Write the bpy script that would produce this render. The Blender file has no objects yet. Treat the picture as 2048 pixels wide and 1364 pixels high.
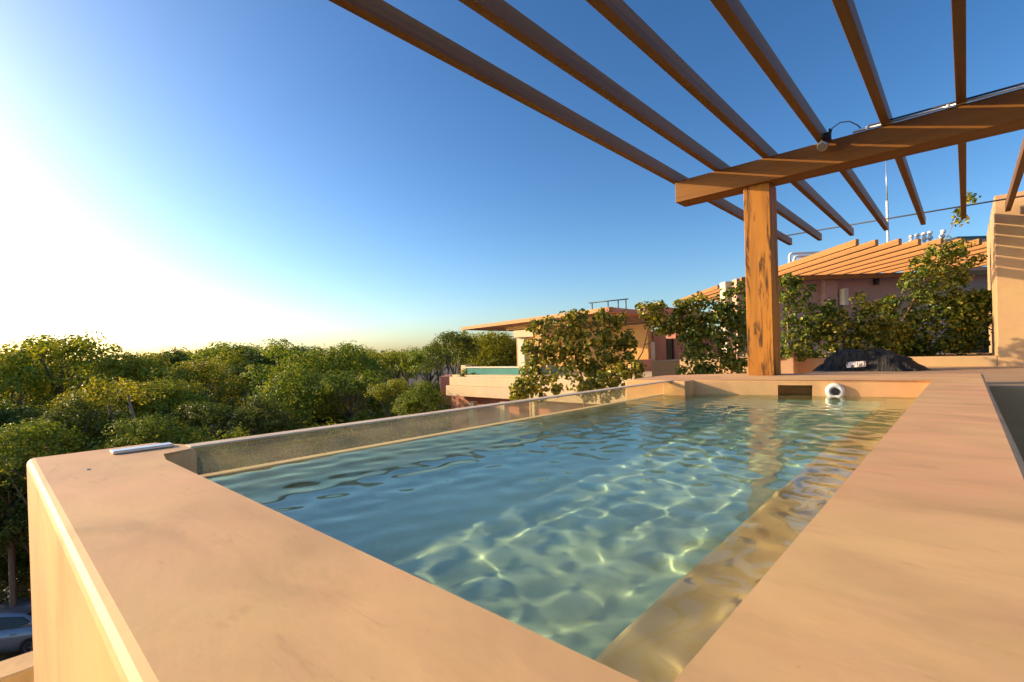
import bpy, bmesh, math, random
from mathutils import Vector, Matrix, noise
random.seed(7)
PI = math.pi
S = bpy.context.scene
COL = S.collection
# ------------------------------------------------------------------ helpers
def tag(o, label=None, cat=None, group=None, kind=None):
    if label: o['label'] = label
    if cat: o['category'] = cat
    if group: o['group'] = group
    if kind: o['kind'] = kind
    return o
def empty(name, label, cat, loc=(0, 0, 0), rz=0.0, group=None):
    o = bpy.data.objects.new(name, None); COL.objects.link(o)
    o.empty_display_size = 0.2
    o.location = loc; o.rotation_euler = (0, 0, rz)
    return tag(o, label, cat, group)
def link(name, bm, mats, parent=None, smooth=False, local=False, recalc=True):
    """bm is in world coordinates unless local=True (then in the parent's space)"""
    if recalc: bmesh.ops.recalc_face_normals(bm, faces=bm.faces)
    me = bpy.data.meshes.new(name); bm.to_mesh(me); bm.free()
    if not isinstance(mats, (list, tuple)): mats = [mats]
    for m in mats: me.materials.append(m)
    if smooth:
        for p in me.polygons: p.use_smooth = True
    o = bpy.data.objects.new(name, me); COL.objects.link(o)
    if parent is not None:
        o.parent = parent
        if not local:
            M = Matrix.Translation(parent.location) @ Matrix.Rotation(parent.rotation_euler.z, 4, 'Z')
            if parent.parent is not None:
                g = parent.parent
                M = Matrix.Translation(g.location) @ Matrix.Rotation(g.rotation_euler.z, 4, 'Z') @ M
            me.transform(M.inverted())
    return o
def B(): return bmesh.new()
def box(bm, x0, x1, y0, y1, z0, z1, bev=0.0, seg=2, M=None, mi=0):
    pts = [(x0,y0,z0),(x1,y0,z0),(x1,y1,z0),(x0,y1,z0),(x0,y0,z1),(x1,y0,z1),(x1,y1,z1),(x0,y1,z1)]
    vs = [bm.verts.new(M @ Vector(p) if M is not None else p) for p in pts]
    fs = [bm.faces.new([vs[i] for i in q]) for q in ((3,2,1,0),(4,5,6,7),(0,1,5,4),(1,2,6,5),(2,3,7,6),(3,0,4,7))]
    for f in fs: f.material_index = mi
    if bev > 0:
        es = list({e for f in fs for e in f.edges})
        r = bmesh.ops.bevel(bm, geom=es, offset=bev, segments=seg, profile=0.5, affect='EDGES')
        for f in r['faces']: f.material_index = mi
    return vs
def prism(bm, poly, z0, z1, bev=0.0, seg=3, mi=0):
    lo = [bm.verts.new((p[0], p[1], z0)) for p in poly]; hi = [bm.verts.new((p[0], p[1], z1)) for p in poly]
    n = len(poly)
    top = bm.faces.new(hi); fs = [top, bm.faces.new(lo[::-1])]
    for i in range(n): fs.append(bm.faces.new((lo[i], lo[(i+1)%n], hi[(i+1)%n], hi[i])))
    for f in fs: f.material_index = mi
    if bev:
        es = list(top.edges) + [e for v in hi for e in v.link_edges if e not in top.edges]
        bmesh.ops.bevel(bm, geom=list(set(es)), offset=bev, segments=seg, profile=0.5, affect='EDGES')
def tube(bm, pts, r, n=8, cap=True, mi=0):
    """pts: list of Vectors; r: radius or list"""
    pts = [Vector(p) for p in pts]
    if not isinstance(r, (list, tuple)): r = [r]*len(pts)
    rings = []; ref = None
    for i, p in enumerate(pts):
        t = (pts[min(i+1, len(pts)-1)] - pts[max(i-1, 0)]).normalized()
        if ref is None:
            ref = t.orthogonal().normalized()
        ref = (ref - t*ref.dot(t)).normalized()
        b = t.cross(ref)
        rings.append([bm.verts.new(p + (ref*math.cos(2*PI*k/n) + b*math.sin(2*PI*k/n))*r[i]) for k in range(n)])
    for a, c in zip(rings, rings[1:]):
        for k in range(n):
            f = bm.faces.new((a[k], a[(k+1)%n], c[(k+1)%n], c[k])); f.smooth = True; f.material_index = mi
    if cap:
        for q in (rings[0][::-1], rings[-1]):
            f = bm.faces.new(q); f.material_index = mi
def disc_stack(bm, c, axis, prof, n=24, mi=0):
    """lathe: prof = list of (dist along axis, radius)"""
    axis = Vector(axis).normalized(); a = axis.orthogonal().normalized(); b = axis.cross(a); c = Vector(c)
    rings = [[bm.verts.new(c + axis*h + (a*math.cos(2*PI*k/n) + b*math.sin(2*PI*k/n))*r) for k in range(n)] for h, r in prof]
    for p, q in zip(rings, rings[1:]):
        for k in range(n):
            f = bm.faces.new((p[k], p[(k+1)%n], q[(k+1)%n], q[k])); f.material_index = mi
    for q in (rings[0][::-1], rings[-1]):
        f = bm.faces.new(q); f.material_index = mi

# ------------------------------------------------------------------ materials
def newmat(name):
    m = bpy.data.materials.new(name); m.use_nodes = True
    nt = m.node_tree; bs = nt.nodes['Principled BSDF']
    return m, nt, bs
def N(nt, typ, **kw):
    n = nt.nodes.new(typ)
    for k, v in kw.items():
        if k.startswith('_'): n.inputs[k[1:].replace('_', ' ')].default_value = v
        else: setattr(n, k, v)
    return n
def ramp(nt, stops):
    r = nt.nodes.new('ShaderNodeValToRGB'); e = r.color_ramp.elements
    while len(e) > 1: e.remove(e[-1])
    e[0].position = stops[0][0]; e[0].color = (*stops[0][1], 1)
    for p, c in stops[1:]:
        x = e.new(p); x.color = (*c, 1)
    return r
def sc(c, k): return tuple(min(1, x*k) for x in c)
def plaster(name, col, var=0.10, bump=0.02, scale=1.0, rough=0.62, streak=0.0):
    m, nt, bs = newmat(name); L = nt.links
    tc = N(nt, 'ShaderNodeTexCoord')
    n1 = N(nt, 'ShaderNodeTexNoise'); n1.inputs['Scale'].default_value = 2.2*scale; n1.inputs['Detail'].default_value = 5; n1.inputs['Roughness'].default_value = 0.55
    n1.inputs['Distortion'].default_value = 0.7
    mp = N(nt, 'ShaderNodeMapping'); mp.inputs['Scale'].default_value = (1, 1.9, 1.0); mp.inputs['Rotation'].default_value = (0, 0, 0.75)
    L.new(tc.outputs['Object'], mp.inputs['Vector']); L.new(mp.outputs[0], n1.inputs['Vector'])
    r = ramp(nt, [(0.28, sc(col, 1-var*1.3)), (0.5, col), (0.72, sc(col, 1+var*0.9))])
    L.new(n1.outputs['Fac'], r.inputs[0])
    n2 = N(nt, 'ShaderNodeTexNoise'); n2.inputs['Scale'].default_value = 9*scale; n2.inputs['Detail'].default_value = 6
    L.new(mp.outputs[0], n2.inputs['Vector'])
    mx = N(nt, 'ShaderNodeMixRGB', blend_type='OVERLAY'); mx.inputs[0].default_value = 0.07
    L.new(r.outputs[0], mx.inputs[1]); L.new(n2.outputs['Color'], mx.inputs[2])
    hs = N(nt, 'ShaderNodeHueSaturation')
    n4 = N(nt, 'ShaderNodeTexNoise'); n4.inputs['Scale'].default_value = 1.1*scale; n4.inputs['Detail'].default_value = 2
    L.new(tc.outputs['Object'], n4.inputs['Vector'])
    mr = N(nt, 'ShaderNodeMapRange'); mr.inputs[1].default_value = .3; mr.inputs[2].default_value = .7; mr.inputs[3].default_value = .488; mr.inputs[4].default_value = .512
    L.new(n4.outputs['Fac'], mr.inputs[0]); L.new(mr.outputs[0], hs.inputs['Hue'])
    mx2 = N(nt, 'ShaderNodeMixRGB'); mx2.inputs[0].default_value = 0.0
    bw = N(nt, 'ShaderNodeRGBToBW'); L.new(n2.outputs['Color'], bw.inputs[0])
    L.new(mx.outputs[0], hs.inputs['Color'])
    ms = N(nt, 'ShaderNodeMapping'); ms.inputs['Scale'].default_value = (1.3, 5.5, 1.3); ms.inputs['Rotation'].default_value = (0, 0, 0.72)
    L.new(tc.outputs['Object'], ms.inputs[0]); n5 = N(nt, 'ShaderNodeTexNoise'); n5.inputs['Scale'].default_value = 3.2*scale; n5.inputs['Detail'].default_value = 7; n5.inputs['Roughness'].default_value = .66; n5.inputs['Distortion'].default_value = 1.2
    L.new(ms.outputs[0], n5.inputs['Vector']); r5 = ramp(nt, [(.60, (0, 0, 0)), (.72, (.30, .30, .30))]); L.new(n5.outputs['Fac'], r5.inputs[0])
    n6 = N(nt, 'ShaderNodeTexNoise'); n6.inputs['Scale'].default_value = 55*scale; n6.inputs['Detail'].default_value = 3; L.new(tc.outputs['Object'], n6.inputs['Vector'])
    r6 = ramp(nt, [(.70, (0, 0, 0)), (.76, (.22, .22, .22))]); L.new(n6.outputs['Fac'], r6.inputs[0])
    sm = N(nt, 'ShaderNodeMath', operation='MAXIMUM'); L.new(r5.outputs[0], sm.inputs[0]); L.new(r6.outputs[0], sm.inputs[1])
    st = N(nt, 'ShaderNodeMixRGB'); st.inputs[2].default_value = (col[0]*.50, col[1]*.46, col[2]*.42, 1); L.new(sm.outputs[0], st.inputs[0]); L.new(hs.outputs[0], st.inputs[1])
    L.new(st.outputs[0], bs.inputs['Base Color'])
    bs.inputs['Roughness'].default_value = rough
    bs.inputs['Specular IOR Level'].default_value = 0.25
    n3 = N(nt, 'ShaderNodeTexNoise'); n3.inputs['Scale'].default_value = 30*scale; n3.inputs['Detail'].default_value = 8
    L.new(mp.outputs[0], n3.inputs['Vector'])
    add = N(nt, 'ShaderNodeMath', operation='MULTIPLY_ADD'); add.inputs[1].default_value = 2.5
    L.new(n1.outputs['Fac'], add.inputs[0]); L.new(n3.outputs['Fac'], add.inputs[2])
    b = N(nt, 'ShaderNodeBump'); b.inputs['Strength'].default_value = 0.6; b.inputs['Distance'].default_value = bump
    L.new(add.outputs[0], b.inputs['Height']); L.new(b.outputs[0], bs.inputs['Normal'])
    return m
def wood(name, col, dark, axis='Y', knots=0.0, rough=0.55, scale=1.0, streakw=0.6):
    m, nt, bs = newmat(name); L = nt.links
    tc = N(nt, 'ShaderNodeTexCoord'); mp = N(nt, 'ShaderNodeMapping')
    s = {'X': (0.5, 14, 14), 'Y': (14, 0.5, 14), 'Z': (9, 9, 0.8)}[axis]
    mp.inputs['Scale'].default_value = tuple(q*scale for q in s)
    L.new(tc.outputs['Object'], mp.inputs['Vector'])
    n1 = N(nt, 'ShaderNodeTexNoise'); n1.inputs['Scale'].default_value = 1.0; n1.inputs['Detail'].default_value = 6; n1.inputs['Distortion'].default_value = 0.8
    L.new(mp.outputs[0], n1.inputs['Vector'])
    r = ramp(nt, [(0.3, sc(dark, 1)), (0.52, col), (0.75, sc(col, 1.18))]); L.new(n1.outputs['Fac'], r.inputs[0])
    mx = N(nt, 'ShaderNodeMixRGB'); mx.inputs[0].default_value = streakw
    mx.inputs[1].default_value = (*col, 1); L.new(r.outputs[0], mx.inputs[2])
    out = mx.outputs[0]
    if knots:
        mp2 = N(nt, 'ShaderNodeMapping'); mp2.inputs['Scale'].default_value = (15.0, 15.0, 1.5); mp2.inputs['Location'].default_value = (0.3, 0.1, 0.55)
        L.new(tc.outputs['Object'], mp2.inputs['Vector'])
        n2 = N(nt, 'ShaderNodeTexNoise'); n2.inputs['Scale'].default_value = 1.0; n2.inputs['Detail'].default_value = 7; n2.inputs['Distortion'].default_value = 0.9; n2.inputs['Roughness'].default_value = 0.62
        L.new(mp2.outputs[0], n2.inputs['Vector'])
        r2 = ramp(nt, [(0.51, (0, 0, 0)), (0.61, (1, 1, 1))]); L.new(n2.outputs['Fac'], r2.inputs[0])
        ml = N(nt, 'ShaderNodeMath', operation='MULTIPLY'); ml.inputs[1].default_value = knots; L.new(r2.outputs[0], ml.inputs[0])
        m3 = N(nt, 'ShaderNodeMixRGB'); L.new(ml.outputs[0], m3.inputs[0]); L.new(out, m3.inputs[1]); m3.inputs[2].default_value = (*sc(dark, 0.35), 1)
        out = m3.outputs[0]
    L.new(out, bs.inputs['Base Color'])
    bs.inputs['Roughness'].default_value = rough; bs.inputs['Specular IOR Level'].default_value = 0.3
    b = N(nt, 'ShaderNodeBump'); b.inputs['Strength'].default_value = 0.35; b.inputs['Distance'].default_value = 0.006
    L.new(n1.outputs['Fac'], b.inputs['Height']); L.new(b.outputs[0], bs.inputs['Normal'])
    return m
def plain(name, col, rough=0.5, metal=0.0, var=0.06, sca=20, coat=0.0):
    m, nt, bs = newmat(name); L = nt.links
    n1 = N(nt, 'ShaderNodeTexNoise'); n1.inputs['Scale'].default_value = sca; n1.inputs['Detail'].default_value = 4
    tc = N(nt, 'ShaderNodeTexCoord'); L.new(tc.outputs['Object'], n1.inputs['Vector'])
    r = ramp(nt, [(0.3, sc(col, 1-var)), (0.7, sc(col, 1+var))]); L.new(n1.outputs['Fac'], r.inputs[0]); L.new(r.outputs[0], bs.inputs['Base Color'])
    bs.inputs['Roughness'].default_value = rough; bs.inputs['Metallic'].default_value = metal
    if coat: bs.inputs['Coat Weight'].default_value = coat
    return m
def leafmat(name, stops, trans=0.35, rough=0.5, spec=0.35):
    m = bpy.data.materials.new(name); m.use_nodes = True; nt = m.node_tree; L = nt.links
    nt.nodes.clear()
    out = N(nt, 'ShaderNodeOutputMaterial'); bs = N(nt, 'ShaderNodeBsdfPrincipled'); tr = N(nt, 'ShaderNodeBsdfTranslucent'); mx = N(nt, 'ShaderNodeMixShader')
    g = N(nt, 'ShaderNodeNewGeometry'); r = ramp(nt, stops)
    L.new(g.outputs['Random Per Island'], r.inputs[0])
    L.new(r.outputs[0], bs.inputs['Base Color'])
    br = N(nt, 'ShaderNodeMixRGB', blend_type='MULTIPLY'); br.inputs[0].default_value = 1; br.inputs[2].default_value = (1.25, 1.15, 0.5, 1)
    L.new(r.outputs[0], br.inputs[1]); L.new(br.outputs[0], tr.inputs['Color'])
    bs.inputs['Roughness'].default_value = rough; bs.inputs['Specular IOR Level'].default_value = spec
    mx.inputs[0].default_value = trans
    L.new(bs.outputs[0], mx.inputs[1]); L.new(tr.outputs[0], mx.inputs[2]); L.new(mx.outputs[0], out.inputs[0])
    return m

PL = (0.74, 0.445, 0.205)
M = {}
M['plaster'] = plaster('plaster_coping', PL, var=0.16, bump=0.0007)
M['plaster_in'] = plaster('plaster_pool', (0.86, 0.62, 0.33), var=0.08, bump=0.0016)
M['floor'] = plaster('plaster_floor_water_tint', (0.74, 0.88, 0.64), var=0.06, bump=0.0)  # green tint of light absorbed by deeper water, put into the plaster colour
M['edge'] = plaster('panel_edge', (0.70, 0.55, 0.38), var=.08, bump=.001)
M['post'] = wood('stained_post', (0.40, 0.165, 0.018), (0.15, 0.052, 0.008), 'Z', knots=0.92)
M['beam'] = wood('stained_beam', (0.24, 0.10, 0.013), (0.13, 0.05, 0.007), 'X', knots=0.0, streakw=0.5)
M['slat'] = wood('stained_slat', (0.21, 0.107, 0.034), (0.11, 0.053, 0.017), 'Y', streakw=0.5)
M['steel'] = plain('brushed_steel', (0.62, 0.60, 0.57), 0.35, 0.6)
M['dark'] = plain('dark_metal', (0.035, 0.028, 0.024), 0.45, 0.3)
M['white'] = plain('white_plastic', (0.80, 0.78, 0.74), 0.4)
M['black'] = plain('black_rubber', (0.012, 0.012, 0.013), 0.5)
def water_mat():
    m = bpy.data.materials.new('clear_water'); m.use_nodes = True; nt = m.node_tree; L = nt.links; nt.nodes.clear()
    out = N(nt, 'ShaderNodeOutputMaterial'); gl = N(nt, 'ShaderNodeBsdfGlass'); gl.inputs['IOR'].default_value = 1.333; gl.inputs['Roughness'].default_value = 0.0
    gl.inputs['Color'].default_value = WATER_COL
    L.new(gl.outputs[0], out.inputs['Surface'])
    return m
WATER_COL = (0.85, 0.98, 0.92, 1)
M['water'] = water_mat()
def glass_mat():
    # pool acrylic with dried water spots: mostly clear, mirror-like at grazing angles, a thin film of lime that catches the light
    m = bpy.data.materials.new('acrylic_panel'); m.use_nodes = True; nt = m.node_tree; L = nt.links; nt.nodes.clear()
    out = N(nt, 'ShaderNodeOutputMaterial'); tr = N(nt, 'ShaderNodeBsdfTransparent'); tr.inputs[0].default_value = (0.90, 0.90, 0.80, 1)
    gs = N(nt, 'ShaderNodeBsdfGlossy'); gs.inputs['Roughness'].default_value = 0.03
    fr = N(nt, 'ShaderNodeFresnel'); ge = N(nt, 'ShaderNodeNewGeometry'); im = N(nt, 'ShaderNodeMapRange'); im.inputs[3].default_value = 1.49; im.inputs[4].default_value = 1/1.49; L.new(ge.outputs['Backfacing'], im.inputs[0]); L.new(im.outputs[0], fr.inputs['IOR'])
    a = N(nt, 'ShaderNodeMixShader'); L.new(fr.outputs[0], a.inputs[0]); L.new(tr.outputs[0], a.inputs[1]); L.new(gs.outputs[0], a.inputs[2])
    df = N(nt, 'ShaderNodeBsdfDiffuse'); df.inputs[0].default_value = (0.58, 0.52, 0.38, 1)
    tl = N(nt, 'ShaderNodeBsdfTranslucent'); tl.inputs[0].default_value = (0.58, 0.52, 0.38, 1)
    dd = N(nt, 'ShaderNodeMixShader'); dd.inputs[0].default_value = 0.5; L.new(df.outputs[0], dd.inputs[1]); L.new(tl.outputs[0], dd.inputs[2])
    tc = N(nt, 'ShaderNodeTexCoord'); mp = N(nt, 'ShaderNodeMapping'); mp.inputs['Scale'].default_value = (1, 3.0, 9.0)
    L.new(tc.outputs['Object'], mp.inputs['Vector'])
    n = N(nt, 'ShaderNodeTexNoise'); n.inputs['Scale'].default_value = 2.0; n.inputs['Detail'].default_value = 3; L.new(mp.outputs[0], n.inputs['Vector'])
    mr = N(nt, 'ShaderNodeMapRange'); mr.inputs[1].default_value = 0.32; mr.inputs[2].default_value = 0.75; mr.inputs[3].default_value = 0.06; mr.inputs[4].default_value = 0.17
    L.new(n.outputs['Fac'], mr.inputs[0])
    b = N(nt, 'ShaderNodeMixShader'); L.new(mr.outputs[0], b.inputs[0]); L.new(a.outputs[0], b.inputs[1]); L.new(dd.outputs[0], b.inputs[2])
    L.new(b.outputs[0], out.inputs[0])
    return m
M['glass'] = glass_mat()

# ------------------------------------------------------------------ sun, sky, camera
EL = math.radians(16.5); AZ = math.radians(28.0)          # sunlight travels along +X +Y and down
trav = Vector((math.cos(EL)*math.cos(AZ), math.cos(EL)*math.sin(AZ), -math.sin(EL)))
sd = bpy.data.lights.new('sun', 'SUN'); sd.energy = 4.3; sd.angle = math.radians(0.5); sd.color = (1.0, 0.715, 0.42)
so = bpy.data.objects.new('sun', sd); COL.objects.link(so)
so.rotation_euler = trav.to_track_quat('-Z', 'Y').to_euler(); so.location = (-20, -20, 20)
sd.cycles.is_caustics_light = True
W = bpy.data.worlds.new('World'); S.world = W; W.use_nodes = True
wt = W.node_tree; bg = wt.nodes['Background']
SAT = 1.15; GAM = 1.25
sky = wt.nodes.new('ShaderNodeTexSky'); sky.sky_type = 'NISHITA'; sky.sun_disc = False
sky.sun_elevation = EL; sky.sun_rotation = math.atan2(-trav.x, -trav.y)
sky.altitude = 0; sky.air_density = 0.9; sky.dust_density = 1.3; sky.ozone_density = 2.3
hsv = wt.nodes.new('ShaderNodeHueSaturation'); hsv.inputs['Saturation'].default_value = SAT; hsv.inputs['Value'].default_value = 1.0
gm = wt.nodes.new('ShaderNodeGamma'); gm.inputs['Gamma'].default_value = GAM
wt.links.new(sky.outputs[0], gm.inputs['Color']); wt.links.new(gm.outputs[0], hsv.inputs['Color']); wt.links.new(hsv.outputs[0], bg.inputs[0]); bg.inputs[1].default_value = 0.098
cam = bpy.data.cameras.new('camera'); co = bpy.data.objects.new('camera', cam); COL.objects.link(co); S.camera = co
CX, CY, F = 1024.0, 712.74, 979.787
YAW, PIT, ROL = math.radians(42.87855), math.radians(-0.375), math.radians(-1.65475)
cam.sensor_width = 36; cam.sensor_fit = 'HORIZONTAL'; cam.lens = F/2048*36
cam.shift_y = (CY-682)/2048; cam.clip_start = 0.02; cam.clip_end = 5000
HC = 0.35
def w2c(X, Y, Z):
    x = X*math.cos(YAW)+Y*math.sin(YAW); y = -X*math.sin(YAW)+Y*math.cos(YAW); z = Z
    y, z = y*math.cos(PIT)+z*math.sin(PIT), -y*math.sin(PIT)+z*math.cos(PIT)
    x, z = x*math.cos(ROL)+z*math.sin(ROL), -x*math.sin(ROL)+z*math.cos(ROL)
    return Vector((x, y, z))
ex, ey, ez = w2c(1,0,0), w2c(0,1,0), w2c(0,0,1)
Rm = Matrix(((ex.x, ey.x, ez.x), (ex.y, ey.y, ez.y), (ex.z, ey.z, ez.z)))     # world -> (right, fwd, up)
right, fwd, up = Rm[0], Rm[1], Rm[2]
mw = Matrix(((right.x, up.x, -fwd.x, 0), (right.y, up.y, -fwd.y, 0), (right.z, up.z, -fwd.z, HC), (0, 0, 0, 1)))
co.matrix_world = mw
S.view_settings.view_transform = 'Standard'; S.view_settings.look = 'None'; S.view_settings.gamma = 1
S.view_settings.exposure = 0.72
S.render.engine = 'CYCLES'
cy = S.cycles
cy.use_denoising = True
cy.caustics_reflective = False; cy.caustics_refractive = True
cy.max_bounces = 12; cy.transmission_bounces = 10; cy.transparent_max_bounces = 16; cy.glossy_bounces = 6; cy.diffuse_bounces = 4
cy.sample_clamp_indirect = 6.0
cy.blur_glossy = 0.5

# ------------------------------------------------------------------ pool
GX0, GX1 = -2.44, -2.36                      # acrylic panel
def far_y(x): return 5.75 + (x + 0.21)*0.235 # oblique inner face of the far end
WZ = -0.155
pool = empty('plunge_pool', 'cream plaster plunge pool with one clear side, full of water, in the foreground', 'pool', (-1.2, 3, -1.6))
bm = B()
# U-shaped coping in one piece: near wall, right wall, far platform
poly = [(-2.66, 0.10), (0.12, 0.10), (0.12, 7.02), (-2.30, 6.68), (-2.93, 6.10), (-2.95, far_y(-2.95)), (-0.21, far_y(-0.21)), (-0.21, 0.44), (-2.14, 0.44), (-2.30, 0.44), (-2.30, 0.58), (-2.45, 0.60), (-2.66, 0.52)]
prism(bm, poly, -1.75, 0.0, bev=0.022, seg=3)
shell = link('pool_shell', bm, M['plaster'], pool)
bm = B(); box(bm, -2.505, -2.446, 0.45, 5.2, -1.75, -0.150); link('sun_block_side_wall', bm, M['plaster_in'], pool)  # raised to the waterline to block sun from entering under the water
bm = B(); box(bm, -2.6, 0.0, 0.3, 6.2, -1.75, -0.525); fl = link('pool_floor', bm, M['floor'], pool)
bm = B(); box(bm, -0.545, -0.15, 0.3, 6.2, -1.2, -0.335, bev=0.02); bench = link('bench', bm, M['plaster_in'], pool)
# clear side
bm = B(); box(bm, GX0, GX1, 0.50, 5.16, -0.55, -0.008, bev=0.004, seg=1); gp = link('clear_panel', bm, M['glass'], pool)
bm = B(); box(bm, GX0-.004, GX1+.004, 0.57, 5.14, -0.0075, 0.002, bev=.004); link('panel_edge', bm, M['edge'], pool)
bm = B(); box(bm, -2.45, -2.20, 5.06, 5.6, -0.9, -0.004, bev=0.008); link('pilaster', bm, M['plaster'], pool)
for o in (shell, fl, bench): o.cycles.is_caustics_receiver = True
# water: a closed body whose sides lie inside the walls
def wave(x, y):
    h = 0.0
    for (a, kx, ky, ph) in WV: h += a*math.sin(kx*x + ky*y + ph)
    h += 0.0012*noise.noise(Vector((x*3.3, y*3.3, 1.7))) + 0.00075*noise.noise(Vector((x*7.0, y*7.0, 4.2))) + 0.00030*noise.noise(Vector((x*13, y*13, 9.1)))
    return h*(1.0 - 0.35*min(1, max(0, (y-3.2)/2.0)))
rw = random.Random(11); WV = []
for lam, slope, q in ((0.55, .003, 2), (0.40, .0035, 2), (0.30, .005, 3), (0.23, .012, 3), (0.18, .0155, 3), (0.145, .0155, 3), (0.115, .011, 3), (0.09, .005, 2)):
    for _ in range(q):
        th = rw.uniform(0, 2*PI); k = 2*PI/lam*rw.uniform(.88, 1.12)
        WV.append((slope/k, k*math.cos(th), k*math.sin(th), rw.uniform(0, 6.28)))
bm = B(); step = 0.0125
x0, x1, y0, y1 = -2.452, -0.06, 0.14, 6.0
nx = int((x1-x0)/step); ny = int((y1-y0)/step)
grid = []
for j in range(ny+1):
    y = y0 + (y1-y0)*j/ny
    grid.append([bm.verts.new((x0+(x1-x0)*i/nx, y, WZ + wave(x0+(x1-x0)*i/nx, y))) for i in range(nx+1)])
for j in range(ny):
    for i in range(nx):
        f = bm.faces.new((grid[j][i], grid[j][i+1], grid[j+1][i+1], grid[j+1][i])); f.smooth = True
wo = link('pool_water', bm, M['water'], None, recalc=False)
tag(wo, 'clear rippled water filling the plunge pool', None, None, 'structure')
wo.cycles.is_caustics_caster = True

# ------------------------------------------------------------------ pergola
pg = empty('pergola', 'brown timber pergola of long slats over the pool, carried by one square post', 'pergola', (-1.8, 6.42, 0))
bm = B(); box(bm, -1.945, -1.655, 6.275, 6.565, 0.0, 2.262, bev=0.006); link('post', bm, M['post'], pg)
bm = B(); box(bm, -2.77, 3.2, 6.22, 6.52, 2.262, 2.535, bev=0.006); link('beam', bm, M['beam'], pg)
rs = random.Random(5)
for k in range(-1, 11):
    x = -2.825 + 0.5575*k
    if k < 0: continue
    bm = B(); yo = rs.uniform(-.03, .03)
    box(bm, x, x+0.072, -1.6, 12.05+yo, 2.536, 2.68, bev=0.004, seg=1); link('slat', bm, M['slat'], pg)
bm = B(); tube(bm, [(-2.95, 11.72, 2.692), (4.5, 11.68, 2.692)], 0.013, 8); link('tie_rod', bm, M['dark'], pg)
# ------------------------------------------------------------------ more pool fittings
def boolean_cut(o, bm_cut):
    me = bpy.data.meshes.new('cut'); bm_cut.to_mesh(me); bm_cut.free()
    c = bpy.data.objects.new('cut', me); COL.objects.link(c)
    md = o.modifiers.new('b', 'BOOLEAN'); md.object = c; md.operation = 'DIFFERENCE'; md.solver = 'EXACT'
    c.matrix_world = Matrix.Identity(4)
    bpy.context.view_layer.update()
    dg = bpy.context.evaluated_depsgraph_get()
    nm = bpy.data.meshes.new_from_object(o.evaluated_get(dg))
    o.modifiers.clear(); old = o.data; o.data = nm; nm.name = old.name
    bpy.data.objects.remove(c); bpy.data.meshes.remove(me)
wd = Vector((1, 0.235, 0)).normalized(); wn = Vector((wd.y, -wd.x, 0))     # along the oblique far wall / out of it, into the pool
ang = math.atan2(wd.y, wd.x)
bm = B(); cx = -1.265
box(bm, -0.150, 0.150, -0.06, 0.30, -0.21, -0.052, M=Matrix.Translation((cx, far_y(cx), 0)) @ Matrix.Rotation(ang, 4, 'Z'))
boolean_cut(shell, bm)
bm = B(); c = Vector((-0.94, far_y(-0.94), -0.108))
disc_stack(bm, c - wn*0.01, wn, [(0, .080), (.030, .080), (.042, .072), (.048, .058), (.046, .040), (.030, .034)], 32)
rr = link('return_nozzle', bm, M['white'], pool, smooth=True)
bm = B(); disc_stack(bm, c, wn, [(.0, .032), (.028, .034), (.042, .031), (.043, .020)], 24); link('nozzle_eye', bm, M['black'], rr)
bm = B(); box(bm, -2.50, -2.432, 0.33, 0.53, 0.001, 0.013, bev=0.003); link('cover_plate', bm, M['steel'], pool)
bm = B(); box(bm, -2.185, -2.155, 0.222, 0.236, -0.004, 0.0015, bev=0.003); link('plug_hole', bm, M['dark'], pool)  # small dark block stands in for a hole in the coping

# spotlight, its cable, and the conduit on the beam
sp = empty('spotlight', 'small round spotlight clamped on the beam under the slats, with a loose black wire', 'spotlight', (-1.06, 6.16, 2.56))
bm = B(); box(bm, -1.12, -1.02, 6.14, 6.219, 2.53, 2.60, bev=.006); box(bm, -1.10, -1.075, 6.10, 6.16, 2.47, 2.56, bev=.004); box(bm, -1.03, -1.01, 6.11, 6.15, 2.50, 2.62, bev=.004); link('bracket', bm, M['dark'], sp)
M['lampglass'] = plain('frosted_lamp_glass', (.24, .21, .18), .3)
hd = Vector((-0.35, -0.78, -0.42)).normalized()
bm = B(); disc_stack(bm, Vector((-1.085, 6.13, 2.46)) - hd*0.03, hd, [(-.015, .02), (0, .042), (.045, .052), (.056, .050)], 20); lh = link('lamp_head', bm, M['steel'], sp, smooth=True)
bm = B(); disc_stack(bm, Vector((-1.085, 6.13, 2.46)) + hd*0.0255, hd, [(0, .043), (.006, .038)], 20); link('lamp_glass', bm, M['lampglass'], lh)
bm = B(); tube(bm, [(-1.02, 6.14, 2.55), (-1.0, 6.13, 2.62), (-0.93, 6.14, 2.66), (-0.85, 6.16, 2.65), (-0.79, 6.185, 2.60), (-0.76, 6.20, 2.56)], .006, 6); link('cable', bm, M['black'], sp)
cd = empty('conduit', 'thin grey conduit pipe with a black cable along the upper edge of the beam', 'pipe', (-0.8, 6.2, 2.55))
bm = B(); tube(bm, [(-0.83, 6.205, 2.545), (3.2, 6.205, 2.545)], .013, 8); link('pipe', bm, M['steel'], cd)
bm = B(); tube(bm, [(-0.70, 6.214, 2.572), (0.5, 6.214, 2.570), (3.2, 6.214, 2.572)], .008, 6); link('cable', bm, M['black'], cd)
for x in (-0.72, -0.1, 0.6, 1.4, 2.2):
    bm = B(); box(bm, x, x+.02, 6.188, 6.2195, 2.525, 2.563, bev=.003); link('clip', bm, M['steel'], cd)

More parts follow.
